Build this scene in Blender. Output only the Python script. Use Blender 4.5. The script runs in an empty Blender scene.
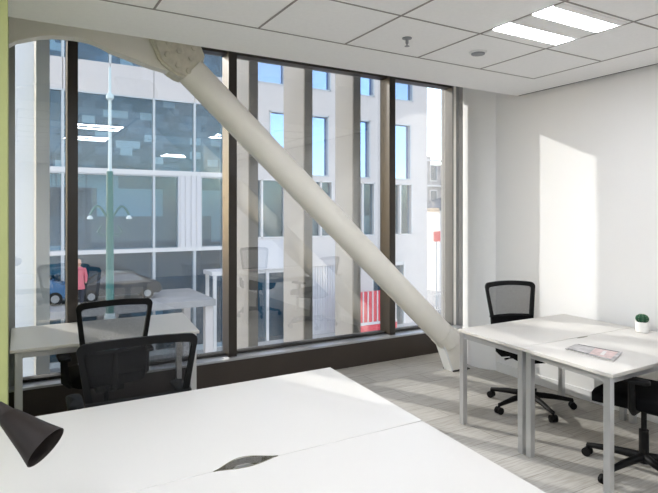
import bpy, bmesh, math, random
from mathutils import Vector, Matrix
random.seed(7)
C = bpy.context.scene.collection
S = bpy.context.scene
PI = math.pi

# ------------------------------------------------------------------ camera, sky, sun, exposure
cd = bpy.data.cameras.new('camera'); cam = bpy.data.objects.new('camera', cd); C.objects.link(cam)
cam.location = (0, 0, 1.6); cam.rotation_euler = (PI/2, 0, -math.radians(30.2))
cd.sensor_width = 36; cd.lens = 547/658*36; cd.shift_y = -33.5/658; cd.clip_start = 0.02; cd.clip_end = 400
S.camera = cam

W = bpy.data.worlds.new('sky'); S.world = W; W.use_nodes = True
nt = W.node_tree; nt.nodes.clear()
sky = nt.nodes.new('ShaderNodeTexSky'); sky.sky_type = 'NISHITA'; sky.sun_disc = False
sky.sun_elevation = math.radians(23); sky.sun_rotation = math.radians(-25); sky.air_density = 1.0; sky.dust_density = 1.2
bg = nt.nodes.new('ShaderNodeBackground'); bg.inputs[1].default_value = 0.740
out = nt.nodes.new('ShaderNodeOutputWorld')
wtc = nt.nodes.new('ShaderNodeTexCoord'); cn = nt.nodes.new('ShaderNodeTexNoise'); cn.inputs['Scale'].default_value = 2.2; cn.inputs['Detail'].default_value = 5
cr = nt.nodes.new('ShaderNodeMapRange'); cr.inputs['From Min'].default_value = .38; cr.inputs['From Max'].default_value = .62
cr.inputs['To Min'].default_value = .2; cr.inputs['To Max'].default_value = .8
cmx = nt.nodes.new('ShaderNodeMix'); cmx.data_type = 'RGBA'; cmx.inputs[7].default_value = (2.05, 2.0, 1.95, 1)    # hazy cloud over blue
nt.links.new(wtc.outputs['Generated'], cn.inputs['Vector']); nt.links.new(cn.outputs['Fac'], cr.inputs['Value'])
nt.links.new(cr.outputs[0], cmx.inputs[0]); nt.links.new(sky.outputs[0], cmx.inputs[6])
nt.links.new(cmx.outputs[2], bg.inputs[0]); nt.links.new(bg.outputs[0], out.inputs[0])

SUN_DIR = Vector((0.465, -1.0, -0.47))
sd = bpy.data.lights.new('sun', 'SUN'); sd.energy = 3.1; sd.angle = math.radians(0.45); sd.color = (1, 0.98, 0.95)
sun = bpy.data.objects.new('sun', sd); C.objects.link(sun)
sun.rotation_euler = SUN_DIR.to_track_quat('-Z', 'Y').to_euler(); sun.location = (-4, 12, 9)

LAMP = 33.0
S.view_settings.view_transform = 'Standard'; S.view_settings.look = 'None'
S.view_settings.gamma = 1; S.view_settings.use_curve_mapping = False
S.view_settings.exposure = 0.3

# ------------------------------------------------------------------ materials
def lin(c):
    r = []
    for v in c:
        v /= 255.0
        r.append(v/12.92 if v <= .04045 else ((v+.055)/1.055)**2.4)
    return (r[0], r[1], r[2], 1)
MATS = {}
def mat(name, col, rough=.5, metal=0, spec=.5, emit=0, noise=0, nscale=20, bump=0, bscale=60):
    if name in MATS: return MATS[name]
    m = bpy.data.materials.new(name); m.use_nodes = True; MATS[name] = m
    n = m.node_tree.nodes; L = m.node_tree.links; b = n['Principled BSDF']
    c = lin(col); b.inputs['Base Color'].default_value = c
    b.inputs['Roughness'].default_value = rough; b.inputs['Metallic'].default_value = metal
    b.inputs['Specular IOR Level'].default_value = spec
    if emit:
        b.inputs['Emission Color'].default_value = c; b.inputs['Emission Strength'].default_value = emit
    if noise or bump:
        tc = n.new('ShaderNodeTexCoord')
    if noise:
        t = n.new('ShaderNodeTexNoise'); t.inputs['Scale'].default_value = nscale; t.inputs['Detail'].default_value = 4
        L.new(tc.outputs['Object'], t.inputs['Vector'])
        r = n.new('ShaderNodeValToRGB')
        r.color_ramp.elements[0].position = .3; r.color_ramp.elements[1].position = .7
        r.color_ramp.elements[0].color = tuple(v*(1-noise) for v in c[:3])+(1,)
        r.color_ramp.elements[1].color = tuple(min(1, v*(1+noise)) for v in c[:3])+(1,)
        L.new(t.outputs['Fac'], r.inputs[0]); L.new(r.outputs[0], b.inputs['Base Color'])
    if bump:
        t = n.new('ShaderNodeTexNoise'); t.inputs['Scale'].default_value = bscale
        L.new(tc.outputs['Object'], t.inputs['Vector'])
        bp = n.new('ShaderNodeBump'); bp.inputs['Strength'].default_value = bump; bp.inputs['Distance'].default_value = .01
        L.new(t.outputs['Fac'], bp.inputs['Height']); L.new(bp.outputs[0], b.inputs['Normal'])
    return m

def glass_mat(name, tint=(0.93, 0.95, 0.95), base=.05, gtint=(1, 1, 1), edge=.9, rough=0.0):
    m = bpy.data.materials.new(name); m.use_nodes = True; MATS[name] = m
    n = m.node_tree.nodes; L = m.node_tree.links; n.clear()
    o = n.new('ShaderNodeOutputMaterial'); mx = n.new('ShaderNodeMixShader')
    tr = n.new('ShaderNodeBsdfTransparent'); tr.inputs[0].default_value = (*tint, 1)
    gl = n.new('ShaderNodeBsdfGlossy'); gl.inputs['Roughness'].default_value = rough; gl.inputs['Color'].default_value = (*gtint, 1)
    lw = n.new('ShaderNodeLayerWeight'); lw.inputs[0].default_value = .5
    pw = n.new('ShaderNodeMath'); pw.operation = 'POWER'; pw.inputs[1].default_value = 4.0
    ml = n.new('ShaderNodeMath'); ml.operation = 'MULTIPLY_ADD'; ml.inputs[1].default_value = edge; ml.inputs[2].default_value = base
    L.new(lw.outputs['Facing'], pw.inputs[0]); L.new(pw.outputs[0], ml.inputs[0]); L.new(ml.outputs[0], mx.inputs[0])
    L.new(tr.outputs[0], mx.inputs[1]); L.new(gl.outputs[0], mx.inputs[2]); L.new(mx.outputs[0], o.inputs[0])
    return m

def net_mat(name, col, alpha):          # see-through woven mesh
    m = bpy.data.materials.new(name); m.use_nodes = True; MATS[name] = m
    n = m.node_tree.nodes; L = m.node_tree.links; b = n['Principled BSDF']
    b.inputs['Base Color'].default_value = lin(col); b.inputs['Roughness'].default_value = .7
    tc = n.new('ShaderNodeTexCoord'); w = n.new('ShaderNodeTexNoise'); w.inputs['Scale'].default_value = 260
    L.new(tc.outputs['Object'], w.inputs['Vector'])
    mp = n.new('ShaderNodeMapRange'); mp.inputs['From Min'].default_value = .35; mp.inputs['From Max'].default_value = .65
    mp.inputs['To Min'].default_value = alpha-.1; mp.inputs['To Max'].default_value = alpha+.1
    L.new(w.outputs['Fac'], mp.inputs['Value']); L.new(mp.outputs[0], b.inputs['Alpha'])
    return m

def floor_mat():
    m = bpy.data.materials.new('carpet_planks'); m.use_nodes = True
    n = m.node_tree.nodes; L = m.node_tree.links; b = n['Principled BSDF']; b.inputs['Roughness'].default_value = .95
    b.inputs['Specular IOR Level'].default_value = .15
    tc = n.new('ShaderNodeTexCoord')
    br = n.new('ShaderNodeTexBrick'); br.inputs['Scale'].default_value = 1; br.inputs['Brick Width'].default_value = 1.0
    br.inputs['Row Height'].default_value = .25; br.inputs['Mortar Size'].default_value = .003
    br.inputs['Color1'].default_value = lin((188, 184, 177)); br.inputs['Color2'].default_value = lin((176, 172, 165)); br.inputs['Mortar'].default_value = lin((150, 146, 139))
    L.new(tc.outputs['Object'], br.inputs['Vector'])
    mpg = n.new('ShaderNodeMapping'); mpg.inputs['Scale'].default_value = (5, 70, 1)
    L.new(tc.outputs['Object'], mpg.inputs[0])
    no = n.new('ShaderNodeTexNoise'); no.inputs['Scale'].default_value = 1; no.inputs['Detail'].default_value = 3; L.new(mpg.outputs[0], no.inputs['Vector'])
    rp = n.new('ShaderNodeValToRGB'); rp.color_ramp.elements[0].position = .4; rp.color_ramp.elements[1].position = .56
    rp.color_ramp.elements[0].color = (.84, .83, .81, 1); rp.color_ramp.elements[1].color = (1.0, 1.0, 1.0, 1)
    L.new(no.outputs['Fac'], rp.inputs[0])
    mx = n.new('ShaderNodeMix'); mx.data_type = 'RGBA'; mx.blend_type = 'MULTIPLY'; mx.inputs[0].default_value = 1
    L.new(br.outputs[0], mx.inputs[6]); L.new(rp.outputs[0], mx.inputs[7]); L.new(mx.outputs[2], b.inputs['Base Color'])
    bp = n.new('ShaderNodeBump'); bp.inputs['Strength'].default_value = .3; L.new(no.outputs['Fac'], bp.inputs['Height']); L.new(bp.outputs[0], b.inputs['Normal'])
    return m

def clutter_mat(name, dark, mid, light, sx, sz):    # rooms seen through glazing: shelving, boards, furniture
    m = bpy.data.materials.new(name); m.use_nodes = True
    n = m.node_tree.nodes; L = m.node_tree.links; b = n['Principled BSDF']; b.inputs['Roughness'].default_value = .8
    tc = n.new('ShaderNodeTexCoord'); mp = n.new('ShaderNodeMapping'); mp.inputs['Scale'].default_value = (sx, sx, sz)
    L.new(tc.outputs['Object'], mp.inputs[0])
    sx_ = n.new('ShaderNodeSeparateXYZ'); cb = n.new('ShaderNodeCombineXYZ'); L.new(mp.outputs[0], sx_.inputs[0])
    L.new(sx_.outputs[0], cb.inputs[0]); L.new(sx_.outputs[2], cb.inputs[1])
    v = n.new('ShaderNodeTexBrick'); v.inputs['Scale'].default_value = 1; v.inputs['Brick Width'].default_value = 1.0; v.inputs['Row Height'].default_value = 1.0
    v.inputs['Mortar Size'].default_value = .0; v.offset = .37; v.inputs['Color1'].default_value = (0, 0, 0, 1); v.inputs['Color2'].default_value = (1, 1, 1, 1)
    L.new(cb.outputs[0], v.inputs['Vector'])
    r = n.new('ShaderNodeValToRGB'); r.color_ramp.interpolation = 'CONSTANT'
    r.color_ramp.elements[0].color = lin(dark); r.color_ramp.elements[1].position = .55; r.color_ramp.elements[1].color = lin(mid)
    e = r.color_ramp.elements.new(.88); e.color = lin(light)
    L.new(v.outputs['Color'], r.inputs[0])
    L.new(r.outputs[0], b.inputs['Base Color'])
    return m

M = dict(
    wall=mat('white_paint', (238, 237, 236), .7, bump=.03),
    green=mat('green_paint', (165, 170, 112), .7),
    ceil=mat('ceiling_tile', (246, 245, 243), .9, noise=.015, nscale=40),
    grid=mat('ceiling_grid_metal', (150, 145, 140), .6),
    dark=mat('dark_gap', (46, 44, 41), .8),
    kerb=mat('brown_metal_panel', (56, 48, 42), .45, noise=.06, nscale=6),
    bronze=mat('dark_bronze_frame', (42, 35, 29), .4, spec=.5),
    grey=mat('grey_metal_frame', (150, 152, 154), .4, metal=.4),
    sill=mat('sill_metal', (176, 178, 182), .3, metal=.5),
    steel=mat('cream_painted_steel', (236, 232, 222), .5, noise=.02, nscale=8),
    node=mat('cream_cast_steel', (212, 206, 190), .55, noise=.1, nscale=22, bump=.4, bscale=30),
    top=mat('white_laminate', (206, 202, 196), .36, spec=.35),
    edge=mat('grey_edging', (168, 165, 158), .5),
    alu=mat('silver_legs', (205, 206, 207), .3, metal=.75),
    olive=mat('olive_port', (120, 116, 96), .5),
    tray=mat('grey_tray', (165, 163, 158), .5, metal=.3),
    black=mat('black_plastic', (12, 12, 13), .6, spec=.2),
    fabric=mat('black_fabric', (14, 14, 15), .95, spec=.1, bump=.3, bscale=300),
    chrome=mat('chrome', (220, 220, 220), .15, metal=1),
    lampm=mat('dark_brown_enamel', (32, 24, 21), .5, spec=.3),
    bulb=mat('frosted_bulb', (230, 225, 215), .4),
    pot=mat('white_ceramic', (232, 230, 226), .4, noise=.03, nscale=60),
    cactus=mat('cactus_green', (30, 78, 52), .7, noise=.35, nscale=60),
    spine=mat('cactus_spines', (200, 205, 170), .6),
    soil=mat('soil', (70, 58, 48), .9, noise=.3, nscale=90),
    paper=mat('magazine_cover', (172, 168, 168), .4, noise=.45, nscale=14),
    pages=mat('magazine_pages', (225, 222, 218), .7),
    pinkp=mat('magazine_pink', (206, 182, 178), .5, noise=.2, nscale=30),
    lit=mat('lit_diffuser', (240, 245, 255), .5, emit=LAMP),
    white=mat('white_enamel', (232, 232, 230), .5),
    asphalt=mat('asphalt', (142, 142, 144), .9, noise=.1, nscale=2),
    paving=mat('paving', (172, 172, 172), .9, noise=.08, nscale=3),
    clad=mat('pale_cladding', (196, 189, 188), .6, noise=.03, nscale=1.5),
    band=mat('white_band', (205, 203, 204), .5),
    mull=mat('grey_mullion', (178, 184, 190), .5),
    fin=mat('fin_aluminium', (150, 151, 152), .8, spec=.15),
    slatepanel=mat('slate_panel', (142, 152, 166), .95, spec=.05),
    bluepanel=mat('blue_grey_panel', (200, 210, 222), .5),
    finc=mat('fin_dark_edge', (96, 97, 97), .6),
    panelw=mat('ribbed_white_panel', (198, 196, 200), .6),
    teal=mat('teal_paint', (10, 98, 96), .4),
    palepole=mat('pale_pole', (190, 205, 208), .4),
    red=mat('red_barrier', (214, 66, 80), .6),
    redsign=mat('pink_red_sign', (222, 110, 105), .6),
    stone=mat('old_stone', (165, 160, 160), .9, noise=.2, nscale=1.2),
    darkwin=mat('dark_window', (70, 80, 95), .2),
    bluecar=mat('blue_car_paint', (70, 110, 150), .25, metal=.3),
    darkcar=mat('dark_car_paint', (50, 54, 60), .25, metal=.3),
    tyre=mat('tyre', (25, 25, 25), .9),
    headl=mat('car_headlamp', (240, 240, 235), .2),
    skin=mat('skin', (190, 150, 130), .6),
    coat=mat('red_coat', (200, 104, 116), .8),
    trous=mat('dark_trousers', (50, 52, 62), .8),
    leaf=mat('leafy_green', (70, 110, 78), .8, noise=.4, nscale=5),
)
M['floor'] = floor_mat()
M['glass'] = glass_mat('window_glass', (.985, .99, .985), .11)
M['blueglass'] = glass_mat('sky_blue_glazing', (.20, .33, .55), .55, (.42, .60, .95), .4, .02)
M['greyglass'] = glass_mat('grey_glazing', (.72, .82, .88), .045, (.65, .85, 1.0), .25, .01)
M['interior'] = clutter_mat('office_interior', (44, 52, 64), (98, 108, 122), (205, 203, 200), 1.9, 3.0)
M['interior2'] = clutter_mat('lower_interior', (52, 96, 112), (66, 112, 128), (130, 178, 194), .7, .8)
M['net'] = net_mat('black_net', (14, 14, 16), .55)
M['fnet'] = net_mat('fine_black_net', (22, 22, 24), .72)

# ------------------------------------------------------------------ mesh helpers
def nb(): return bmesh.new()
def box(bm, x0, x1, y0, y1, z0, z1, bev=0):
    vs = [bm.verts.new((x, y, z)) for x in (x0, x1) for y in (y0, y1) for z in (z0, z1)]
    fs = [(0, 1, 3, 2), (4, 6, 7, 5), (0, 4, 5, 1), (2, 3, 7, 6), (0, 2, 6, 4), (1, 5, 7, 3)]
    fl = [bm.faces.new([vs[i] for i in f]) for f in fs]
    if bev:
        es = list({e for f in fl for e in f.edges})
        bmesh.ops.bevel(bm, geom=es, offset=bev, segments=2, affect='EDGES', profile=.7)
    return bm
def prism(bm, pts, a0, a1, axis='z'):
    def P(p, a):
        if axis == 'z': return (p[0], p[1], a)
        if axis == 'y': return (p[0], a, p[1])
        return (a, p[0], p[1])
    lo = [bm.verts.new(P(p, a0)) for p in pts]; hi = [bm.verts.new(P(p, a1)) for p in pts]
    n = len(pts)
    bm.faces.new(lo[::-1]); bm.faces.new(hi)
    for i in range(n): bm.faces.new((lo[i], lo[(i+1) % n], hi[(i+1) % n], hi[i]))
    return bm
def tube(bm, pts, rad, seg=12, cap=True, squash=None):
    pts = [Vector(p) for p in pts]
    rads = rad if isinstance(rad, (list, tuple)) else [rad]*len(pts)
    rings = []; up = None
    for i, p in enumerate(pts):
        t = (pts[min(i+1, len(pts)-1)]-pts[max(i-1, 0)]).normalized()
        if up is None:
            up = Vector((0, 0, 1)) if abs(t.z) < .9 else Vector((1, 0, 0))
        a = t.cross(up).normalized(); b = a.cross(t).normalized(); up = b
        ring = []
        for k in range(seg):
            th = 2*PI*k/seg
            ring.append(bm.verts.new(p+a*math.cos(th)*rads[i]+b*math.sin(th)*rads[i]*(squash or 1)))
        rings.append(ring)
    for r0, r1 in zip(rings, rings[1:]):
        for k in range(seg): bm.faces.new((r0[k], r0[(k+1) % seg], r1[(k+1) % seg], r1[k]))
    if cap: bm.faces.new(rings[0][::-1]); bm.faces.new(rings[-1])
    return bm
def lathe(bm, prof, c=(0, 0, 0), seg=24, M4=None):
    rings = []
    for r, z in prof:
        ring = []
        for k in range(seg):
            th = 2*PI*k/seg
            v = Vector((r*math.cos(th), r*math.sin(th), z))
            if M4: v = M4 @ v
            ring.append(bm.verts.new(v+Vector(c)))
        rings.append(ring)
    for r0, r1 in zip(rings, rings[1:]):
        for k in range(seg): bm.faces.new((r0[k], r0[(k+1) % seg], r1[(k+1) % seg], r1[k]))
    bm.faces.new(rings[0][::-1]); bm.faces.new(rings[-1])
    return bm
def superbox(bm, cx, cy, cz, w, d, h, rc=.08, seg=6, crown=.0, roll=0):
    """rounded cushion: plan is a rounded rectangle, edges softened, crown raises the middle"""
    layers = [(-.5, -.02), (-.38, 0), (.2, 0), (.42, -.012), (.5, -.035)]
    def plan(off):
        pts = []
        hw, hd = w/2+off, d/2+off; r = rc
        for qx, qy, a0 in ((1, 1, 0), (-1, 1, 90), (-1, -1, 180), (1, -1, 270)):
            for k in range(seg+1):
                a = math.radians(a0+90*k/seg)
                pts.append((qx*(hw-r)+r*math.cos(a), qy*(hd-r)+r*math.sin(a)))
        return pts
    rings = []
    for t, off in layers:
        rings.append([bm.verts.new((cx+x, cy+y, cz+h*t-(roll*max(0, y/(d/2))**3 if roll else 0))) for x, y in plan(off)])
    n = len(rings[0])
    for a, b in zip(rings, rings[1:]):
        for k in range(n): bm.faces.new((a[k], a[(k+1) % n], b[(k+1) % n], b[k]))
    bm.faces.new(rings[0][::-1])
    top = bm.verts.new((cx, cy, cz+h*.5+crown))
    for k in range(n): bm.faces.new((rings[-1][k], rings[-1][(k+1) % n], top))
    return bm
def setp(o, label=None, cat=None, group=None, kind=None):
    if label: o['label'] = label
    if cat: o['category'] = cat
    if group: o['group'] = group
    if kind: o['kind'] = kind
    return o
def empty(name, loc, label, cat, group=None, rotz=0, kind=None):
    o = bpy.data.objects.new(name, None); C.objects.link(o); o.location = loc; o.rotation_euler = (0, 0, rotz)
    o.empty_display_size = .1
    return setp(o, label, cat, group, kind)
def root_inv(p):
    while p.parent: p = p.parent
    return (Matrix.Translation(p.location) @ p.rotation_euler.to_matrix().to_4x4()).inverted()
def obj(name, bm, m, parent=None, world=True, smooth=False, label=None):
    """world=True: the shapes were given in world coordinates"""
    bmesh.ops.recalc_face_normals(bm, faces=bm.faces)
    loc = None
    if parent is not None:
        if world: bm.transform(root_inv(parent))
    elif world:
        xs = [v.co for v in bm.verts]
        loc = Vector(((min(v.x for v in xs)+max(v.x for v in xs))/2, (min(v.y for v in xs)+max(v.y for v in xs))/2, min(v.z for v in xs)))
        bm.transform(Matrix.Translation(-loc))
    me = bpy.data.meshes.new(name); bm.to_mesh(me); bm.free(); me.materials.append(m)
    if smooth:
        for p in me.polygons: p.use_smooth = True
        me.set_sharp_from_angle(angle=math.radians(40))
    o = bpy.data.objects.new(name, me); C.objects.link(o)
    if loc is not None: o.location = loc
    if parent is not None: o.parent = parent
    if label: o['label'] = label
    return o
def struct(name, bm, m, world=True, smooth=False):
    # keep the setting's origin at the world origin so its patterns run in room coordinates
    bmesh.ops.recalc_face_normals(bm, faces=bm.faces)
    me = bpy.data.meshes.new(name); bm.to_mesh(me); bm.free(); me.materials.append(m)
    if smooth:
        for p in me.polygons: p.use_smooth = True
        me.set_sharp_from_angle(angle=math.radians(40))
    o = bpy.data.objects.new(name, me); C.objects.link(o); o['kind'] = 'structure'
    return o
def kids(o): return [c for c in bpy.data.objects if c.parent == o]
def dup(root, loc, rotz, label=None, group=None):
    def cp(o, par):
        c = o.copy(); C.objects.link(c); c.parent = par
        for k in kids(o): cp(k, c)
        return c
    r = cp(root, None); r.location = loc; r.rotation_euler = (0, 0, rotz)
    if label: r['label'] = label
    if group: r['group'] = group
    return r

# ------------------------------------------------------------------ the room
XR = 4.26; H = 2.73; YC = 3.65; YK = 4.79; YG = 4.96; XL = -.012
struct('floor', box(nb(), -3, 5.2, -4, 5.0, -.25, 0), M['floor'])
struct('wall_right', box(nb(), XR, XR+.9, -4, 3.97, 0, 3.35), M['wall'])
bm = nb(); box(bm, XL-1.2, XL, 2.75, 5.3, 0, 3.35)
struct('wall_left', bm, M['green'])
bm = nb(); box(bm, -3.2, -3, -4, -3.6, 0, 3.35); box(bm, -3.2, -3, 2.6, 5.3, 0, 3.35); box(bm, -3.2, -3, -3.6, 2.6, 0, .25); box(bm, -3.2, -3, -3.6, 2.6, 2.68, 3.35)  # opening cut for the added side window
struct('wall_left_rear', bm, M['wall'])
struct('wall_left_front', box(nb(), -3, XL-1.2, 2.95, 5.3, 0, 3.35), M['wall'])
struct('wall_back', box(nb(), -3.2, 5.2, -4.2, -4, 0, 3.35), M['wall'])
struct('wall_right_return', box(nb(), 4.70, 5.2, 3.97, 5.2, -.25, 3.35), M['wall'])
bm = nb()
box(bm, -3, XR-.036, -4, YC, H, H+.08)
box(bm, -3, XR, YC-.08, YC, H+.08, 3.3)
struct('ceiling', bm, M['ceil'])
struct('gap_shade_strip', box(nb(), XR-.036, XR, -4, YC, H+.005, H+.04), M['dark'])  # dark strip stands in for the shade inside the gap between ceiling and wall
bm = nb(); gx = [3.80-.6228*k for k in range(0, 11)]; gy = [3.11-.612*k for k in range(0, 11)]
for x in gx: box(bm, x-.006, x+.006, gy[-1], gy[0], H-.003, H+.002)
for y in gy: box(bm, gx[-1], gx[0], y-.006, y+.006, H-.0025, H+.002)
struct('trim_2', bm, M['grid'])
struct('ceiling_roof_slab', box(nb(), -3.2, 5.2, -4.2, 5.3, 3.3, 3.6), M['wall'])
struct('baseboard_right', box(nb(), XR-.012, XR, -4, 3.93, 0, .09), M['wall'])
# window kerb and sill
struct('trim_3', box(nb(), XL, 4.72, YK, 5.12, 0, .245), M['kerb'])
struct('trim_4', box(nb(), XL, 4.72, YK-.012, YG-.03, .245, .262), M['sill'])
struct('wall_outer', box(nb(), -3.2, 5.2, 5.0, 5.3, -4.8, 0), M['clad'])

# windows: three mullions divide the glass wall in four panes
win = empty('window_1', (2.3, YG, .26), None, None, kind='structure')
mx = [(.392, .472), (1.748, 1.828), (3.592, 3.672)]
for a, b in mx:
    bm = nb(); box(bm, a, b, 4.85, 5.03, .262, 3.3, .004); obj('mullion', bm, M['bronze'], win)
bm = nb(); box(bm, XL, 4.70, 4.91, 5.04, 3.095, 3.3); obj('head_frame', bm, M['bronze'], win)
bm = nb(); box(bm, XL, 4.70, 4.93, 5.03, .255, .285); obj('bottom_frame', bm, M['dark'], win)
bm = nb(); box(bm, 4.615, 4.70, 4.85, 4.9, .262, 3.3); obj('side_frame', bm, M['grey'], win)
bm = nb(); box(bm, 4.57, 4.70, 4.9, 5.03, .262, 3.3); obj('side_reveal', bm, M['white'], win)
bm = nb(); box(bm, XL, .03, 4.88, 5.03, .262, 3.3); obj('side_frame', bm, M['grey'], win)
px = [(.03, .392), (.472, 1.748), (1.828, 3.592), (3.672, 4.57)]
for a, b in px:
    bm = nb(); box(bm, a, b, YG-.004, YG+.006, .285, 3.10); obj('pane', bm, M['glass'], win)

obj('side_cap', box(nb(), 4.553, 4.57, 4.895, 5.035, .262, 3.3), M['finc'], win, label='dark outer side cap')
fill_win = empty('fill_window', (-3.1, -.5, .25), None, None, kind='structure')  # unseen side window, added to let soft fill light into the room
for y in (-3.6, -1.55, .5, 2.54): obj('mullion', box(nb(), -3.14, -3.02, y, y+.06, .25, 2.68), M['bronze'], fill_win)
for a, b in ((-3.54, -1.55), (-1.49, .5), (.56, 2.54)): obj('pane', box(nb(), -3.09, -3.08, a, b, .25, 2.68), M['glass'], fill_win)

# outside fins of this facade
def fin(x, y0, y1, label, w=.106, edge='finc'):
    t = empty('facade_fin', (x+w/2, (y0+y1)/2, -.6), label, 'facade fin', 'vertical fins outside the window')
    obj('fin_blade', box(nb(), x, x+w, y0+.02, y1, -.6, 4.6), M['fin'], t)
    obj('fin_edge', box(nb(), x+.002, x+w-.002, y0, y0+.02, -.6, 4.6), M[edge], t)
    return t
fin(.187, 5.3, 5.7, 'tall fin outside the leftmost narrow pane, nearest the green wall', edge='bluepanel')
fin(2.125, 5.3, 5.7, 'tall pale fin with dark edge, first to the right of the central brown mullion')
fin(2.77, 5.3, 5.82, 'tall pale fin with dark edge, middle one of three in the wide pane')
fin(3.405, 5.3, 5.7, 'tall pale fin with dark edge, just left of the right brown mullion')
fin(4.79, 5.3, 5.36, 'tall fin outside the far right edge of the window', .135)
t = empty('cladding_column', (.05, 5.9, -.6), 'broad pale blue-grey cladding outside the window at far left edge', 'cladding')
bm = prism(nb(), [(-.05, 7.5), (.185, 5.72), (.26, 5.72), (.26, 7.5)], -.6, 4.6, 'z')
obj('cladding_sheet', bm, M['slatepanel'], t)

# round column in the corner
o = obj('round_column', lathe(nb(), [(.35, 0), (.35, 3.3)], (4.52, 4.185, 0), 64), M['wall'], None, smooth=True)
setp(o, 'white round column in the corner between window and right wall', 'column')

# ------------------------------------------------------------------ steel brace
YB = 4.2
br = empty('steel_brace', (3.95, YB, 0), 'cream diagonal steel brace rising from the floor to the ceiling across the window', 'steel brace')
p0 = Vector((3.79, YB, .36)); p1 = Vector((1.20, YB, 2.70))
obj('brace_tube', tube(nb(), [p0, p1], .118, 40), M['steel'], br, smooth=True)
# foot: flared gusset box
bm = nb()
prism(bm, [(3.735, .29), (3.865, .0), (4.05, .0), (4.05, .34), (3.915, .43), (3.80, .38)], YB-.055, YB+.055, 'y')
bmesh.ops.bevel(bm, geom=list(bm.edges), offset=.008, segments=2, affect='EDGES')
ft = obj('foot_bracket', bm, M['steel'], br)
bm = nb(); prism(bm, [(3.722, .30), (3.737, .305), (3.868, .0), (3.848, .0)], YB-.06, YB+.06, 'y'); obj('flange', bm, M['white'], ft)  # white colour paints the highlight along the edge of the foot
bm = nb(); tube(bm, [(3.74, YB, .405), (3.86, YB, .297)], .121, 32); obj('collar', bm, M['steel'], br, smooth=True)
bm = nb(); box(bm, 3.85, 4.07, YB-.08, YB+.08, 0, .010); obj('base_plate', bm, M['dark'], br)
# node with bolts
bm = nb()
prism(bm, [(.86, 2.93), (1.24, 2.93), (1.30, 2.785), (1.15, 2.61), (1.06, 2.64), (.95, 2.72)], YB-.10, YB+.10, 'y')
bmesh.ops.bevel(bm, geom=list(bm.edges), offset=.02, segments=3, affect='EDGES')
nd = obj('node_casting', bm, M['node'], br)
for bx, bz in ((1.0, 2.76), (1.08, 2.69), (1.16, 2.66), (1.09, 2.80), (1.18, 2.76), (1.20, 2.84), (1.01, 2.85), (1.11, 2.88)):
    bm = nb(); lathe(bm, [(.024, 0), (.024, .008), (.018, .013), (.006, .014)], (0, 0, 0), 6, Matrix.Rotation(PI/2, 4, 'X'))
    bm.transform(Matrix.Translation((bx, YB-.10, bz+.012))); obj('bolt', bm, M['node'], nd)
# arched beam on the left
bot = [(XL+.003, 2.705), (.03, 2.735), (.172, 2.789), (.25, 2.806), (.32, 2.813), (.40, 2.815), (.486, 2.808), (.56, 2.787), (.619, 2.76), (.76, 2.722), (.90, 2.685), (1.05, 2.66), (1.14, 2.65)]
bm = nb(); prism(bm, bot+[(1.14, 3.1), (XL+.003, 3.1)], YB-.05, YB+.05, 'y')
obj('arched_beam', bm, M['steel'], br)

# ------------------------------------------------------------------ ceiling fittings
def luminaire(ix, iy, label):
    x1 = gx[ix]; x0 = gx[ix+1]; y1 = gy[iy]; y0 = gy[iy+1]
    t = empty('ceiling_light', ((x0+x1)/2, (y0+y1)/2, H-.012), label, 'ceiling light', 'twin strip lights in the ceiling tiles')
    a = x0+.004; b = x1-.03
    bm = nb(); e = .235
    ya = [(y0+.02, y0+.075), (y0+.215, y1-.245), (y1-.105, y1-.02)]
    for u, v in ya: box(bm, a, b, u, v, H-.009, H+.001)
    obj('frame', bm, M['ceil'], t)
    for u, v in ((y0+.075, y0+.215), (y1-.245, y1-.105)):
        obj('diffuser', box(nb(), a, b, u, v, H-.006, H+.001), M['lit'], t)
luminaire(1, 1, 'twin strip ceiling light glowing above the right-hand desks')
for ix, iy in ((4, 1), (4, 3), (1, 6), (7, 3), (7, 7), (7, 9)):  # leading pair known from window reflections; the rest added as fill light
    if iy+1 < len(gy): luminaire(ix, iy, 'twin strip ceiling light above or behind the camera, out of view, most of these added as fill')
t = empty('sprinkler', (2.212, 2.799, H), 'small metal sprinkler head hanging from a ceiling tile', 'sprinkler')
obj('escutcheon', lathe(nb(), [(.032, 0), (.030, -.006), (.012, -.010), (.010, -.012)], (2.212, 2.799, H), 20), M['grey'], t, smooth=True)
obj('nozzle', lathe(nb(), [(.010, -.008), (.010, -.035), (.005, -.040), (.005, -.050), (.016, -.052), (.016, -.055)], (2.212, 2.799, H), 16), M['grey'], t, smooth=True)
t = empty('smoke_detector', (2.835, 2.792, H), 'small round grey detector disc on a ceiling tile', 'detector')
obj('rim', lathe(nb(), [(.062, 0), (.060, -.008), (.05, -.010)], (2.835, 2.792, H), 28), M['white'], t, smooth=True)
obj('disc', lathe(nb(), [(.048, -.008), (.046, -.018), (.03, -.022), (.005, -.022)], (2.835, 2.792, H), 28), M['grey'], t, smooth=True)

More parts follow.
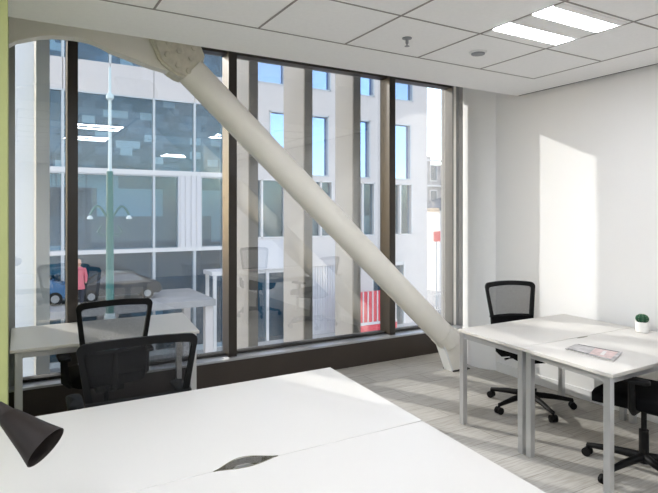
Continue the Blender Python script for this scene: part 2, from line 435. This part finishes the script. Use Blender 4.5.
# ------------------------------------------------------------------ desks
def leg_box(bm, x, y, z1, w=.05): return box(bm, x-w/2, x+w/2, y-w/2, y+w/2, 0, z1, .003)
def desk(name, poly, h, th, legs, label, rails=True, notch=None, group=None, leg_w=.040):
    cx = sum(p[0] for p in poly)/len(poly); cy = sum(p[1] for p in poly)/len(poly)
    t = empty(name, (cx, cy, 0), label, 'desk', group)
    bm = prism(nb(), poly, h-th, h, 'z')
    es = [e for e in bm.edges if abs(e.verts[0].co.z-e.verts[1].co.z) < 1e-5]
    bmesh.ops.bevel(bm, geom=es, offset=.002, segments=1, affect='EDGES')
    obj('desktop', bm, M['top'], t)
    for x, y in legs: obj('leg', leg_box(nb(), x, y, h-th, leg_w), M['alu'], t)
    if rails and len(legs) == 4:
        (ax, ay), (bx, by), (c2, c3), (d2, d3) = legs
        for (p, q) in (((ax, ay), (bx, by)), ((bx, by), (c2, c3)), ((c2, c3), (d2, d3)), ((d2, d3), (ax, ay))):
            v = Vector((q[0]-p[0], q[1]-p[1], 0)); n = Vector((-v.y, v.x, 0)).normalized()*.0125
            v = v.normalized()*(leg_w/2)
            P = [(p[0]+v.x+n.x, p[1]+v.y+n.y), (p[0]+v.x-n.x, p[1]+v.y-n.y), (q[0]-v.x-n.x, q[1]-v.y-n.y), (q[0]-v.x+n.x, q[1]-v.y+n.y)]
            obj('rail', prism(nb(), P, h-th-.042, h-th-.002, 'z'), M['alu'], t)
    return t
# right cluster
g = 'two white desks pushed together by the right wall'
dA = desk('office_desk', [(2.952, 3.118), (4.20, 3.118), (4.165, 2.478), (2.905, 2.478)], .715, .022,
          [(2.972, 3.078), (4.13, 3.085), (4.10, 2.515), (2.950, 2.507)], 'white desk with silver legs by right wall, the one nearer the window')
dB = desk('office_desk', [(2.902, 2.472), (4.165, 2.472), (4.13, 1.838), (2.846, 1.808)], .715, .022,
          [(2.950, 2.440), (4.10, 2.44), (4.08, 1.88), (2.888, 1.855)], 'white desk with magazine and cactus, the one nearer the camera by the right wall')
bm = nb(); prism(bm, [(3.46+.06*(1-math.cos(a)), 2.460+.010*math.sin(a)) for a in [2*PI*k/20 for k in range(20)]], .7145, .7165, 'z')
obj('cable_port', bm, M['olive'], dB)
# big foreground pair with lens-shaped cable opening on the seam
def arc(x0, x1, y, dep, n=14):
    r = []
    for k in range(n+1):
        s = k/n; r.append((x0+(x1-x0)*s, y+dep*math.sin(PI*s)**1.4))
    return r
hb = .72
far = [(1.577, 2.695), (-.60, 2.68), (-.60, 1.808)] + arc(.60, .835, 1.808, .050) + [(1.512, 1.808)]
dC = desk('large_desk', far, hb, .025, [(1.50, 2.62), (-.52, 2.62), (-.52, 1.86), (1.44, 1.86)], 'large white desk in the foreground, far half beyond the seam')
near = [(1.508, 1.804)] + arc(.60, .835, 1.804, -.020)[::-1] + [(-.60, 1.804), (-.60, .93), (1.44, .93)]
dD = desk('large_desk', near, hb, .025, [(1.42, 1.75), (-.52, 1.75), (-.52, 1.0), (1.37, 1.0)], 'large white desk in the foreground, near half below the seam')
bm = nb()
ua = arc(.597, .838, 1.808, .056); ub = arc(.60, .835, 1.808, .050)
prism(bm, ua+ub[::-1], hb-.03, hb+.0012, 'z'); obj('port_rim', bm, M['olive'], dC)
bm = nb(); la = arc(.597, .838, 1.804, -.025); lb = arc(.60, .835, 1.804, -.020)
prism(bm, la+lb[::-1], hb-.03, hb+.0012, 'z'); obj('port_rim', bm, M['olive'], dD)
bm = nb(); box(bm, .50, .95, 1.815, 1.90, hb-.10, hb-.095); box(bm, .50, .95, 1.895, 1.90, hb-.10, hb-.026); box(bm, .5, .505, 1.81, 1.9, hb-.1, hb-.026); box(bm, .945, .95, 1.81, 1.9, hb-.1, hb-.026); obj('cable_tray', bm, M['tray'], dC)
# small desk under the window
dE = desk('window_desk', [(-.004, 4.05), (1.222, 4.03), (1.315, 4.84), (.004, 4.84)], .72, .022,
          [(.045, 4.09), (1.185, 4.075), (1.255, 4.74), (.045, 4.74)], 'small white desk with silver legs standing at the window on the left', leg_w=.045)

# ------------------------------------------------------------------ office chair
def outline(wt, wb, z0, z1, r, n=8, arch=0.0):
    """rounded trapezoid in x,z; wt,wb half widths"""
    pts = []
    cs = [(wt-r, z1-r, 0), (-(wt-r), z1-r, 90), (-(wb-r), z0+r, 180), (wb-r, z0+r, 270)]
    for i, (x, z, a0) in enumerate(cs):
        for k in range(n+1):
            a = math.radians(a0+90*k/n); pts.append([x+r*math.cos(a), z+r*math.sin(a)])
        nx, nz, _ = cs[(i+1) % 4]
        m = 8
        x2 = nx+r*math.cos(math.radians(a0+90)); z2 = nz+r*math.sin(math.radians(a0+90))
        xa, za = pts[-1]
        for k in range(1, m): pts.append([xa+(x2-xa)*k/m, za+(z2-za)*k/m])
    for p in pts:
        if p[1] > (z0+z1)/2: p[1] += arch*(1-(p[0]/wt)**2)*((p[1]-(z0+z1)/2)/((z1-z0)/2))
    return pts
def make_chair(label, group, w=.235, top=1.03, lean=.16, net='net', arch=.015, pad=True):
    t = empty('office_chair', (0, 0, 0), label, 'office chair', group)
    L = lambda n, bm, m, p=t, s=True: obj(n, bm, m, p, world=False, smooth=s)
    bm = nb()
    lathe(bm, [(.045, .075), (.045, .115), (.03, .125)], (0, 0, 0), 20)
    for k in range(5):
        a = math.radians(18+72*k); d = Vector((math.cos(a), math.sin(a), 0))
        tube(bm, [d*.02+Vector((0, 0, .105)), d*.18+Vector((0, 0, .095)), d*.34+Vector((0, 0, .072))], [.026, .022, .015], 10)
    L('star_base', bm, M['black'])
    for k in range(5):
        a = math.radians(18+72*k); d = Vector((math.cos(a), math.sin(a), 0)); e = Vector((-math.sin(a), math.cos(a), 0))
        c = d*.34+Vector((0, 0, .029)); bm = nb()
        for s in (-1, 1):
            tube(bm, [c+e*(.007*s), c+e*(.026*s)], .028, 18)
        tube(bm, [c+Vector((0, 0, .0)), c+Vector((0, 0, .045))], .009, 8)
        tube(bm, [c-e*.024+Vector((0, 0, .006)), c+e*.024+Vector((0, 0, .006))], .0215, 12)
        L('caster', bm, M['black'])
    L('gas_lift', lathe(nb(), [(.028, .11), (.028, .27), (.016, .271), (.016, .42)], (0, 0, 0), 18), M['black'])
    bm = nb(); box(bm, -.09, .09, -.16, .12, .40, .455, .012); L('tilt_mechanism', bm, M['black'])
    bm = nb(); tube(bm, [(.08, .05, .425), (.20, .05, .425), (.245, .05, .418)], [.006, .006, .011], 8); L('lever', bm, M['chrome'])
    bm = nb(); superbox(bm, 0, .02, .49, .47, .46, .085, .10, 6, .008, .03); L('seat', bm, M['fabric'])
    for s in (-1, 1):
        bm = nb()
        tube(bm, [(s*.10, -.02, .445), (s*.235, -.02, .445), (s*.262, -.02, .47), (s*.268, -.02, .62)], [.02, .02, .02, .018], 10, squash=1.3)
        ar = L('armrest', bm, M['black'])
        bm = nb(); superbox(bm, s*.268, .0, .636, .075, .24, .03, .035, 5, .003); L('arm_pad', bm, M['black'], ar)
    yb = lambda x, z: -.235-lean*(z-.55)-.035*(1-(x/.25)**2)
    z0 = .545
    O = outline(w, w*.79, z0, top, .035, arch=arch); I = outline(w-.030, w*.79-.030, z0+.04, top-.038, .02, arch=arch)
    bm = nb(); n = len(O); R = []
    for pts, dy in ((O, 0), (O, -.022), (I, -.022), (I, 0)):
        R.append([bm.verts.new((x, yb(x, z)+dy, z)) for x, z in pts])
    for a, b in ((0, 1), (1, 2), (2, 3), (3, 0)):
        for k in range(n): bm.faces.new((R[a][k], R[a][(k+1) % n], R[b][(k+1) % n], R[b][k]))
    L('backrest_frame', bm, M['black'])
    bm = nb(); G = []
    for j in range(9):
        row = []
        zz = z0+.02+(top-.015-z0-.02)*j/8
        ww = (w*.79+(w-w*.79)*j/8)-.012
        for i in range(11):
            x = -ww+2*ww*i/10
            row.append(bm.verts.new((x, yb(x, zz)-.010, zz+(arch*(1-(x/w)**2) if j == 8 else 0))))
        G.append(row)
    for j in range(8):
        for i in range(10): bm.faces.new((G[j][i], G[j][i+1], G[j+1][i+1], G[j+1][i]))
    L('backrest_net', bm, M[net])
    bm = nb(); zz0, zz1 = .56, .70; vv = []
    for dy in (.004, -.030):
        for j in range(5):
            z = zz0+(zz1-zz0)*j/4; ww = w*.79+.01
            vv.append([bm.verts.new((-ww+2*ww*i/10, yb(-ww+2*ww*i/10, z)+dy, z)) for i in range(11)])
    for o in (0, 5):
        for j in range(4):
            for i in range(10): bm.faces.new((vv[o+j][i], vv[o+j][i+1], vv[o+j+1][i+1], vv[o+j+1][i]))
    for j in range(4):
        for i in (0, 10): bm.faces.new((vv[j][i], vv[j+1][i], vv[j+6][i], vv[j+5][i]))
    for j in (0, 4):
        for i in range(10): bm.faces.new((vv[j][i], vv[j][i+1], vv[j+5][i+1], vv[j+5][i]))
    if pad: L('lumbar_pad', bm, M['fabric'])
    bm = nb(); tube(bm, [(0, -.12, .43), (0, -.22, .43), (0, -.30, .47), (0, yb(0, .58)-.03, .58), (0, yb(0, .70)-.025, .70)], [.026, .026, .024, .02, .014], 10, squash=.7)
    L('back_spine', bm, M['black'])
    bm = nb(); tube(bm, [(x, yb(x, .70)-.022, .70) for x in (-w*.86, -.1, 0, .1, w*.86)], [.008, .013, .016, .013, .008], 8); L('lumbar_bar', bm, M['black'])
    return t
CH = 'black net-backed office chairs'
c1 = make_chair('black net-backed office chair tucked at the small window desk, left', CH)
c1.location = (.575, 4.08, 0); c1.rotation_euler = (0, 0, math.radians(2))
c2 = make_chair('wide black net-backed office chair behind the large foreground desk', CH, w=.282, top=.985, lean=.10, arch=.02)
c2.location = (.55, 3.05, 0); c2.rotation_euler = (0, 0, math.radians(-1))
c3 = make_chair('black office chair at the right desk by the wall, back towards the window', CH, top=.985)
c3.location = (3.70, 3.07, 0); c3.rotation_euler = (0, 0, math.radians(160))
c4 = dup(c1, (3.36, 1.93, 0), math.radians(12), 'black office chair cut by the right edge of the photo, near side of desk', CH)

# ------------------------------------------------------------------ things on the desks
t = empty('cactus_plant', (4.06, 2.345, .715), 'small round green cactus in a white pot on the desk by the right wall', 'potted cactus')
c = (4.06, 2.345, .715)
pt = obj('pot', lathe(nb(), [(.038, 0), (.044, .005), (.047, .075), (.042, .077), (.040, .066), (.002, .066)], c, 28), M['pot'], t, smooth=True)
obj('soil', lathe(nb(), [(.040, .064), (.039, .070), (.002, .071)], c, 20), M['soil'], pt)
bm = nb(); rings = []; nseg = 60
for j in range(11):
    ph = -PI/2*.75+(PI/2*.98+PI/2*.75)*j/10; rr = .040*math.cos(ph); zz = .100+.034*math.sin(ph)
    rings.append([bm.verts.new((c[0]+rr*(1+.16*math.cos(10*2*PI*k/nseg))*math.cos(2*PI*k/nseg), c[1]+rr*(1+.16*math.cos(10*2*PI*k/nseg))*math.sin(2*PI*k/nseg), c[2]+zz)) for k in range(nseg)])
for a, b in zip(rings, rings[1:]):
    for k in range(nseg): bm.faces.new((a[k], a[(k+1) % nseg], b[(k+1) % nseg], b[k]))
bm.faces.new(rings[0][::-1]); bm.faces.new(rings[-1])
cb = obj('cactus_body', bm, M['cactus'], t, smooth=True)
bm = nb()
for k in range(10):
    for j in range(5):
        th = 2*PI*k/10; ph = -.6+.45*j; rr = .046*math.cos(ph); zz = .100+.034*math.sin(ph)
        p = Vector((c[0]+rr*math.cos(th), c[1]+rr*math.sin(th), c[2]+zz)); d = Vector((math.cos(th)*math.cos(ph), math.sin(th)*math.cos(ph), math.sin(ph)))
        tube(bm, [p, p+d*.006], [.0012, .0003], 4)
o = obj('spines', bm, M['spine'], cb)
# magazine: open glossy booklet
mq = [(3.100, 2.290), (3.275, 2.335), (3.325, 2.045), (3.090, 1.955)]
t = empty('magazine', (3.2, 2.15, .715), 'grey and pink magazine lying on the right-hand desk', 'magazine')
obj('pages', prism(nb(), [(3.2+(x-3.2)*.985, 2.15+(y-2.15)*.985) for x, y in mq], .7165, .7225, 'z'), M['pages'], t)
obj('cover', prism(nb(), mq, .7225, .7245, 'z'), M['paper'], t, label='grey printed cover')
def q(u, v):
    a = Vector(mq[0]).lerp(Vector(mq[1]), u); b = Vector(mq[3]).lerp(Vector(mq[2]), u); r = a.lerp(b, v); return (r.x, r.y)
bm = nb()
prism(bm, [q(.1, .5), q(.9, .45), q(.9, .93), q(.1, .93)], .7245, .7252, 'z'); pc = obj('picture', bm, M['pinkp'], t, label='pink printed picture')
bm = nb()
prism(bm, [q(.25, .68), q(.75, .66), q(.75, .73), q(.25, .76)], .7252, .7256, 'z'); obj('text_block', bm, M['pages'], pc)
for a in (.93, .02): obj('border', prism(nb(), [q(a, .05), q(a+.04, .05), q(a+.04, .95 if a > .5 else .5), q(a, .95 if a > .5 else .5)], .7245, .7254, 'z'), M['dark'], t)

# desk lamp reaching in from the left
t = empty('desk_lamp', (-.30, 1.62, .72), 'dark brown cone-shaped desk lamp head reaching in at the left edge', 'desk lamp')
a = Vector((-.016, 1.775, 1.041)); b = Vector((.086, 1.685, .955)); d = (b-a).normalized()
bm = nb(); Lc = (b-a).length
rot = d.to_track_quat('Z', 'Y').to_matrix().to_4x4()
prof = [(.018, -.03), (.021, -.01), (.024, .02), (.060, Lc-.004), (.058, Lc-.004), (.028, .02), (.018, .0)]
lathe(bm, prof, (0, 0, 0), 40, rot); bm.transform(Matrix.Translation(a)); sh = obj('lamp_shade', bm, M['lampm'], t, smooth=True)
bm = nb(); lathe(bm, [(.010, .01), (.012, .03), (.022, .06), (.020, .08), (.006, .09)], (0, 0, 0), 20, rot); bm.transform(Matrix.Translation(a)); obj('bulb', bm, M['bulb'], sh, smooth=True)
el = Vector((-.34, 1.62, 1.16))
obj('arm', tube(nb(), [el, a-d*.02], .007, 10), M['lampm'], t)
obj('pole', tube(nb(), [(-.30, 1.62, .74), el], .008, 10), M['lampm'], t)
obj('joint', lathe(nb(), [(.014, -.014), (.016, 0), (.014, .014)], tuple(el), 16), M['lampm'], t)
obj('base', lathe(nb(), [(.085, 0), (.085, .012), (.075, .018), (.01, .022)], (-.30, 1.62, .7215), 32), M['lampm'], t, smooth=True)

# ------------------------------------------------------------------ outside: ground
GZ = -4.8; YF = 24.7
struct('ground_road', box(nb(), -80, 120, -80, 140, GZ-.2, GZ), M['asphalt'])
struct('ground_pavement', box(nb(), -3.5, 22.5, 22.3, YF, GZ, GZ+.13), M['paving'])

# building across the street
bd = empty('office_building', (9, YF, GZ), 'pale modern office building with glazed bands across the street', 'building')
ZB = [(.05, 3.27, 'lo'), (3.48, 6.65, 'mid'), (7.95, 11.1, 'up'), (12.3, 15.2, 'up')]
ZT = 16.5; XE = 21.0; XG = 8.65
def wallwith(holes, x0, x1, z0, z1, y0, y1):
    """wall cut by windows: horizontal then vertical strips"""
    bm = nb(); rows = sorted({(h[2], h[3]) for h in holes}); z = z0
    for a, b in rows:
        box(bm, x0, x1, y0, y1, z, a)
        hs = sorted([h for h in holes if (h[2], h[3]) == (a, b)]); x = x0
        for h in hs: box(bm, x, h[0], y0, y1, a, b); x = h[1]
        box(bm, x, x1, y0, y1, a, b); z = b
    box(bm, x0, x1, y0, y1, z, z1)
    return bm
clad = []
for a, b, k in ZB:
    if k == 'lo': xs = [(9.3, 11.9), (13.2, 14.6), (15.7, 17.3), (18.2, 19.9)]
    elif k == 'mid': xs = [(10.98, 12.3), (12.95, 14.37), (15.6, 16.98), (18.4, 19.8)]
    else: xs = [(9.9, 11.85), (12.7, 14.5), (15.5, 17.25), (18.2, 19.95)]
    for x in xs: clad.append((x[0], x[1], a+(.3 if k == 'lo' else 0), b))
obj('clad_wall', wallwith(clad, XG, XE, -1.15, ZT, YF, YF+.5), M['clad'], bd)
for x0, x1, a, b in clad:
    bm = nb(); f = .07
    box(bm, x0, x0+f, YF-.02, YF+.3, a, b); box(bm, x1-f, x1, YF-.02, YF+.3, a, b)
    box(bm, x0, x1, YF-.02, YF+.3, a, a+f); box(bm, x0, x1, YF-.02, YF+.3, b-f, b)
    w = obj('window', bm, M['mull'] if a > 3 else M['band'], bd)
    bm = nb(); box(bm, x0+f, x1-f, YF+.18, YF+.21, a+f, b-f)
    obj('pane', bm, M['blueglass'] if a > 3 else M['greyglass'], w)
    if a < 3:
        bm = nb(); box(bm, (x0+x1)/2-.05, (x0+x1)/2+.05, YF-.02, YF+.2, a, b); obj('glazing_bar', bm, M['band'], w)
# end wall, back and slab behind
obj('rear_block', box(nb(), -3.5, XE, YF+1.9, YF+9, GZ, ZT), M['clad'], bd)
obj('end_wall', box(nb(), XE-.4, XE, YF+.5, YF+1.9, GZ, ZT), M['clad'], bd)
# glazed left part
GX = [-3.5+.0, -1.79, .02, 1.83, 3.64, 5.45, 7.26, XG]
for a, b in ((3.27, 3.48), (-.12, .05), (11.1, 12.3), (15.2, ZT)):
    obj('floor_band', box(nb(), -3.5, XG, YF-.08, YF+.5, a, b), M['band'] if b-a < .5 else M['clad'], bd)
bm = nb()
for x0, x1 in zip(GX, GX[1:]): box(bm, x0+.012, x1-.012, YF-.03, YF+.5, 6.65, 7.95)
obj('spandrel_panels', bm, M['clad'], bd)
for a, b, k in ZB:
    for i, (x0, x1) in enumerate(zip(GX, GX[1:])):
        if k == 'lo' and i == 5: x1 = 6.55
        if k == 'lo' and i == 6: x0 = 7.55
        bm = nb(); box(bm, x0, x0+.05, YF-.05, YF+.2, a, b); box(bm, x1-.05, x1, YF-.05, YF+.2, a, b)
        box(bm, x0, x1, YF-.03, YF+.2, b-.06, b)
        w = obj('window', bm, M['mull'], bd)
        obj('pane', box(nb(), x0+.05, x1-.05, YF+.05, YF+.08, a, b-.06), M['greyglass'], w)
bm = nb(); box(bm, 6.55, 7.55, YF-.04, YF+.4, .05, 3.27)
for k in range(4): box(bm, 6.6+.25*k, 6.78+.25*k, YF-.07, YF, .05, 3.27)
obj('blank_panel', bm, M['panelw'], bd)
obj('interior_wall', box(nb(), -3.5, XE-.4, YF+1.3, YF+1.9, 3.3, ZT), M['interior'], bd)
obj('interior_wall', box(nb(), -3.5, XE-.4, YF+1.3, YF+1.9, GZ, 3.27), M['interior2'], bd)
for z in (-.1, 3.3, 7.0, 11.5): obj('floor_slab', box(nb(), -3.5, XE-.4, YF+.5, YF+1.3, z, z+.12), M['band'], bd)
obj('left_end_wall', box(nb(), -3.9, -3.5, YF-.08, YF+9, GZ, ZT), M['clad'], bd)
# lower storey of the clad part
obj('spandrel_panel', box(nb(), 9.6, 12.2, YF-.12, YF+.02, -1.15, .30), M['panelw'], bd)
bm = nb()
box(bm, XG, 9.6, YF, YF+.5, GZ, -1.15); box(bm, 12.2, 13.3, YF, YF+.5, GZ, -1.15); box(bm, 15.4, 17.1, YF, YF+.5, GZ, -1.15); box(bm, 19.4, XE, YF, YF+.5, GZ, -1.15)
obj('ground_piers', bm, M['clad'], bd)
bm = nb(); box(bm, 13.3, 15.4, YF+.1, YF+.3, GZ, .2)
for k in range(14): box(bm, 13.3+.15*k, 13.38+.15*k, YF+.06, YF+.1, GZ, -.3)
obj('roller_shutter', bm, M['panelw'], bd)
for x0, x1 in ((9.6, 12.2), (17.1, 19.4)):
    bm = nb(); box(bm, x0, x1, YF+.05, YF+.15, -1.35, -1.15); box(bm, x0, x0+.1, YF, YF+.2, GZ, -1.2); box(bm, x1-.1, x1, YF, YF+.2, GZ, -1.2); box(bm, (x0+x1)/2-.07, (x0+x1)/2+.07, YF, YF+.2, GZ, -1.2)
    w = obj('shop_front', bm, M['band'], bd)
    obj('pane', box(nb(), x0+.1, x1-.1, YF+.08, YF+.11, GZ+.1, -1.35), M['greyglass'], w)
for x0, x1 in zip(GX, GX[1:]):
    bm = nb(); box(bm, x0, x0+.06, YF-.05, YF+.2, GZ, -.12); box(bm, x1-.06, x1, YF-.05, YF+.2, GZ, -.12); box(bm, x0, x1, YF-.03, YF+.1, GZ, GZ+.35)
    w = obj('shop_front', bm, M['mull'], bd)
    obj('pane', box(nb(), x0+.06, x1-.06, YF+.05, YF+.08, GZ+.35, -.12), M['greyglass'], w)

# raised car deck in front of the glazed part, with parked cars
DZ = -1.75
struct('ground_car_deck', box(nb(), -3.4, 6.9, 20.6, 24.3, DZ-.25, DZ), M['asphalt'])
bm = nb()
for x in (-3.2, 0, 3.2, 6.7): box(bm, x-.15, x+.15, 20.8, 21.1, GZ, DZ-.25); box(bm, x-.15, x+.15, 23.9, 24.2, GZ, DZ-.25)
struct('ground_deck_piers', bm, M['clad'])
def car(x, y, paint, label, s=1.0):
    t = empty('car', (x, y, DZ), label, 'car', 'cars parked on the deck outside')
    prof = [(-2.05, .30), (-2.1, .62), (-1.95, .86), (-1.35, .95), (-.75, 1.40), (.70, 1.42), (1.35, 1.0), (1.95, .88), (2.1, .6), (2.05, .30)]
    P = [(x+a*s, DZ+b*s) for a, b in prof]
    bm = prism(nb(), P, y-.82*s, y+.82*s, 'y'); bmesh.ops.bevel(bm, geom=list(bm.edges), offset=.07*s, segments=2, affect='EDGES')
    obj('body', bm, M[paint], t, smooth=True)
    gl = [(-1.18, .98), (-.72, 1.34), (.66, 1.36), (1.15, 1.02)]
    bm = prism(nb(), [(x+a*s, DZ+b*s) for a, b in gl], y-.835*s, y+.835*s, 'y'); obj('side_windows', bm, M['darkwin'], t)
    for a in (-1.35, 1.35):
        for e in (-.72, .72):
            bm = nb(); tube(bm, [(x+a*s, y+(e-.11)*s, DZ+.31*s), (x+a*s, y+(e+.11)*s, DZ+.31*s)], .31*s, 20); w = obj('wheel', bm, M['tyre'], t, smooth=True)
            bm = nb(); tube(bm, [(x+a*s, y+(e-.12)*s, DZ+.31*s), (x+a*s, y+(e+.12)*s, DZ+.31*s)], .18*s, 12); obj('hub_cap', bm, M['grey'], w, smooth=True)
    for e in (-.6, .6):
        bm = nb(); box(bm, x-2.13*s, x-2.03*s, y+(e-.15)*s, y+(e+.15)*s, DZ+.62*s, DZ+.75*s); obj('headlamp', bm, M['headl'], t)
car(.3, 22.6, 'bluecar', 'blue car beyond the leftmost narrow pane', .8)
car(3.6, 22.6, 'darkcar', 'dark grey car beyond the pane behind the small window desk', .75)

# teal street lamp
t = empty('street_lamp', (2.06, 14, GZ), 'tall teal street lamp post with curled side brackets outside the window', 'street lamp')
obj('pole', tube(nb(), [(2.06, 14, GZ), (2.06, 14, -1.5), (2.06, 14, 2.6)], [.10, .10, .075], 16), M['teal'], t, smooth=True)
obj('upper_pole', tube(nb(), [(2.06, 14, 2.6), (2.06, 14, 5.1)], [.045, .03], 12), M['palepole'], t, smooth=True, label='pale thin upper pole')
obj('finial', lathe(nb(), [(.03, 0), (.09, .05), (.09, .12), (.03, .2)], (2.06, 14, 4.3), 16), M['palepole'], t, smooth=True)
obj('pole_collar', lathe(nb(), [(.11, -.1), (.13, 0), (.13, .2), (.11, .3)], (2.06, 14, -1.1), 16), M['palepole'], t, smooth=True)
for s in (-1, 1):
    bm = nb(); tube(bm, [(2.06+s*(.08+.36*u), 14, 1.52+.30*math.sin(PI*u*.85)-.1*u) for u in [k/10 for k in range(11)]], .028, 8)
    b = obj('bracket', bm, M['teal'], t, smooth=True)
    bm = nb(); tube(bm, [(2.06+s*.18, 14, 1.3+.0), (2.06+s*.28, 14, 1.15), (2.06+s*.18, 14, 1.05), (2.06+s*.08, 14, 1.1)], .02, 8); obj('scroll', bm, M['teal'], b, smooth=True)
    bm = nb(); lathe(bm, [(.03, 0), (.07, -.06), (.07, -.08), (.02, -.09)], (2.06+s*.44, 14, 1.54), 16); obj('lamp_head', bm, M['palepole'], b, smooth=True)

# white portal (shelter) and barrier on the pavement
t = empty('bus_shelter', (8.2, 22.5, GZ+.13), 'white-framed glazed shelter on the far pavement, left of the central mullion', 'shelter')
bm = nb()
for x in (7.45, 9.0):
    for y in (22.4, 23.4): box(bm, x-.07, x+.07, y-.05, y+.05, GZ+.13, -1.05)
obj('posts', bm, M['band'], t)
obj('roof', box(nb(), 7.3, 9.15, 22.3, 23.5, -1.05, -.88), M['band'], t)
obj('back_pane', box(nb(), 7.5, 8.95, 23.38, 23.40, GZ+.5, -1.1), M['greyglass'], t)
t = empty('street_barrier', (15.6, 22.9, GZ+.13), 'red and white slatted barrier on the far pavement', 'barrier')
zb = GZ+.13
obj('red_boards', box(nb(), 14.6, 17.4, 22.9, 22.96, zb+.75, zb+2.3), M['red'], t)
obj('red_skirt', box(nb(), 14.6, 17.4, 22.85, 22.95, zb+.25, zb+.6), M['red'], t)
bm = nb()
for k in range(10): box(bm, 14.7+.29*k, 14.76+.29*k, 22.86, 22.90, zb+.75, zb+2.3)
box(bm, 14.6, 17.4, 22.84, 22.90, zb+.62, zb+.74)
obj('white_slats', bm, M['band'], t)
bm = nb()
for x in (14.7, 17.3): box(bm, x-.05, x+.05, 22.9, 23.1, zb, zb+2.4)
obj('posts', bm, M['band'], t)

# person in red coat
def person_build(x, y, z):
    t = empty('person', (x, y, z), 'distant person in a red coat and dark trousers on the deck outside', 'person')
    bm = nb()
    for s in (-1, 1):
        tube(bm, [(s*.09, 0, .92), (s*.10, -.02, .50), (s*.10, .02, .08)], [.095, .065, .045], 10)
        tube(bm, [(s*.10, .05, .045), (s*.10, -.16, .035)], [.045, .038], 8)
        tube(bm, [(s*.17, 0, 1.42), (s*.24, .02, 1.14), (s*.22, -.10, .90)], [.055, .045, .03], 8)
    tube(bm, [(0, 0, .86), (0, 0, 1.15), (0, 0, 1.40), (0, 0, 1.47), (0, 0, 1.53)], [.15, .14, .18, .08, .05], 14)
    lathe(bm, [(.03, 1.50), (.075, 1.54), (.088, 1.62), (.08, 1.70), (.03, 1.745)], (0, 0, 0), 14)
    obj('body', bm, M['skin'], t, world=False, smooth=True)
    bm = nb()
    tube(bm, [(0, 0, .70), (0, 0, .95), (0, 0, 1.16), (0, 0, 1.40), (0, 0, 1.47)], [.21, .18, .165, .20, .09], 16)
    for s in (-1, 1): tube(bm, [(s*.17, 0, 1.41), (s*.24, .02, 1.14), (s*.22, -.09, .94)], [.07, .058, .045], 10)
    obj('coat', bm, M['coat'], t, world=False, smooth=True)
    bm = nb()
    for s in (-1, 1): tube(bm, [(s*.09, 0, .92), (s*.10, -.02, .50), (s*.10, .02, .06)], [.105, .075, .06], 10)
    obj('trousers', bm, M['trous'], t, world=False, smooth=True)
    bm = nb(); lathe(bm, [(.05, 1.57), (.092, 1.62), (.09, 1.70), (.035, 1.765)], (0, .02, 0), 14); obj('hair', bm, M['dark'], t, world=False, smooth=True)
    return t
person_build(2.05, 20.9, DZ)

# far street on the right
t = empty('stone_building', (33, 44, GZ), 'distant old stone building with stepped gable seen past the office block', 'building')
obj('facade', box(nb(), 31.0, 37.0, 40, 52, GZ, 6.2), M['stone'], t)
bm = nb(); prism(bm, [(31.0, 6.2), (31.0, 9.0), (32.0, 9.0), (32.0, 8.0), (33.2, 8.0), (33.2, 7.0), (34.6, 7.0), (34.6, 6.2)], 40.2, 46, 'y'); obj('stepped_gable', bm, M['stone'], t)
for z in (-3.0, -.4, 2.2, 4.6):
    for x in (31.5, 32.9, 34.3, 35.7):
        bm = nb(); box(bm, x, x+.9, 39.93, 40.0, z, z+1.6); w = obj('window', bm, M['band'], t)
        obj('pane', box(nb(), x+.1, x+.8, 39.9, 39.94, z+.1, z+1.5), M['darkwin'], w)
    obj('cornice', box(nb(), 30.9, 37.1, 39.8, 40.0, z+1.9, z+2.05), M['band'], t)
t = empty('gabled_house', (31.5, 33, GZ), 'distant pale house beside the street past the office block', 'building')
obj('walls', box(nb(), 30.2, 38, 34.0, 38.0, GZ, 1.8), M['band'], t)
obj('roof', prism(nb(), [(30.0, 1.8), (38.2, 1.8), (38.2, 2.0), (34.0, 3.0), (30.0, 2.0)], 33.8, 38.2, 'y'), M['darkwin'], t)
for x in (30.5, 31.6, 32.7):
    for z in (-3.6, -.9):
        w = obj('window', box(nb(), x, x+.7, 33.93, 34.0, z, z+1.4), M['mull'], t); obj('pane', box(nb(), x+.08, x+.62, 33.9, 33.94, z+.08, z+1.32), M['darkwin'], w)
t = empty('street_sign', (25.2, 28.6, GZ), 'pink-red square sign panel on a post down the street at right', 'sign')
obj('panel', box(nb(), 24.9, 25.5, 28.6, 28.66, -.35, .35), M['redsign'], t)
obj('post', tube(nb(), [(25.2, 28.68, GZ), (25.2, 28.68, .3)], .05, 10), M['mull'], t)
t = empty('street_railing', (26, 27, GZ), 'pale metal railing along the street down at right', 'railing')
bm = nb()
for k in range(24): box(bm, 23.6+.2*k, 23.64+.2*k, 26.98, 27.02, GZ, GZ+1.1)
obj('bars', bm, M['band'], t)
bm = nb(); box(bm, 23.5, 28.4, 26.96, 27.04, GZ+1.1, GZ+1.18); box(bm, 23.5, 28.4, 26.96, 27.04, GZ+.15, GZ+.2); obj('rails', bm, M['band'], t)
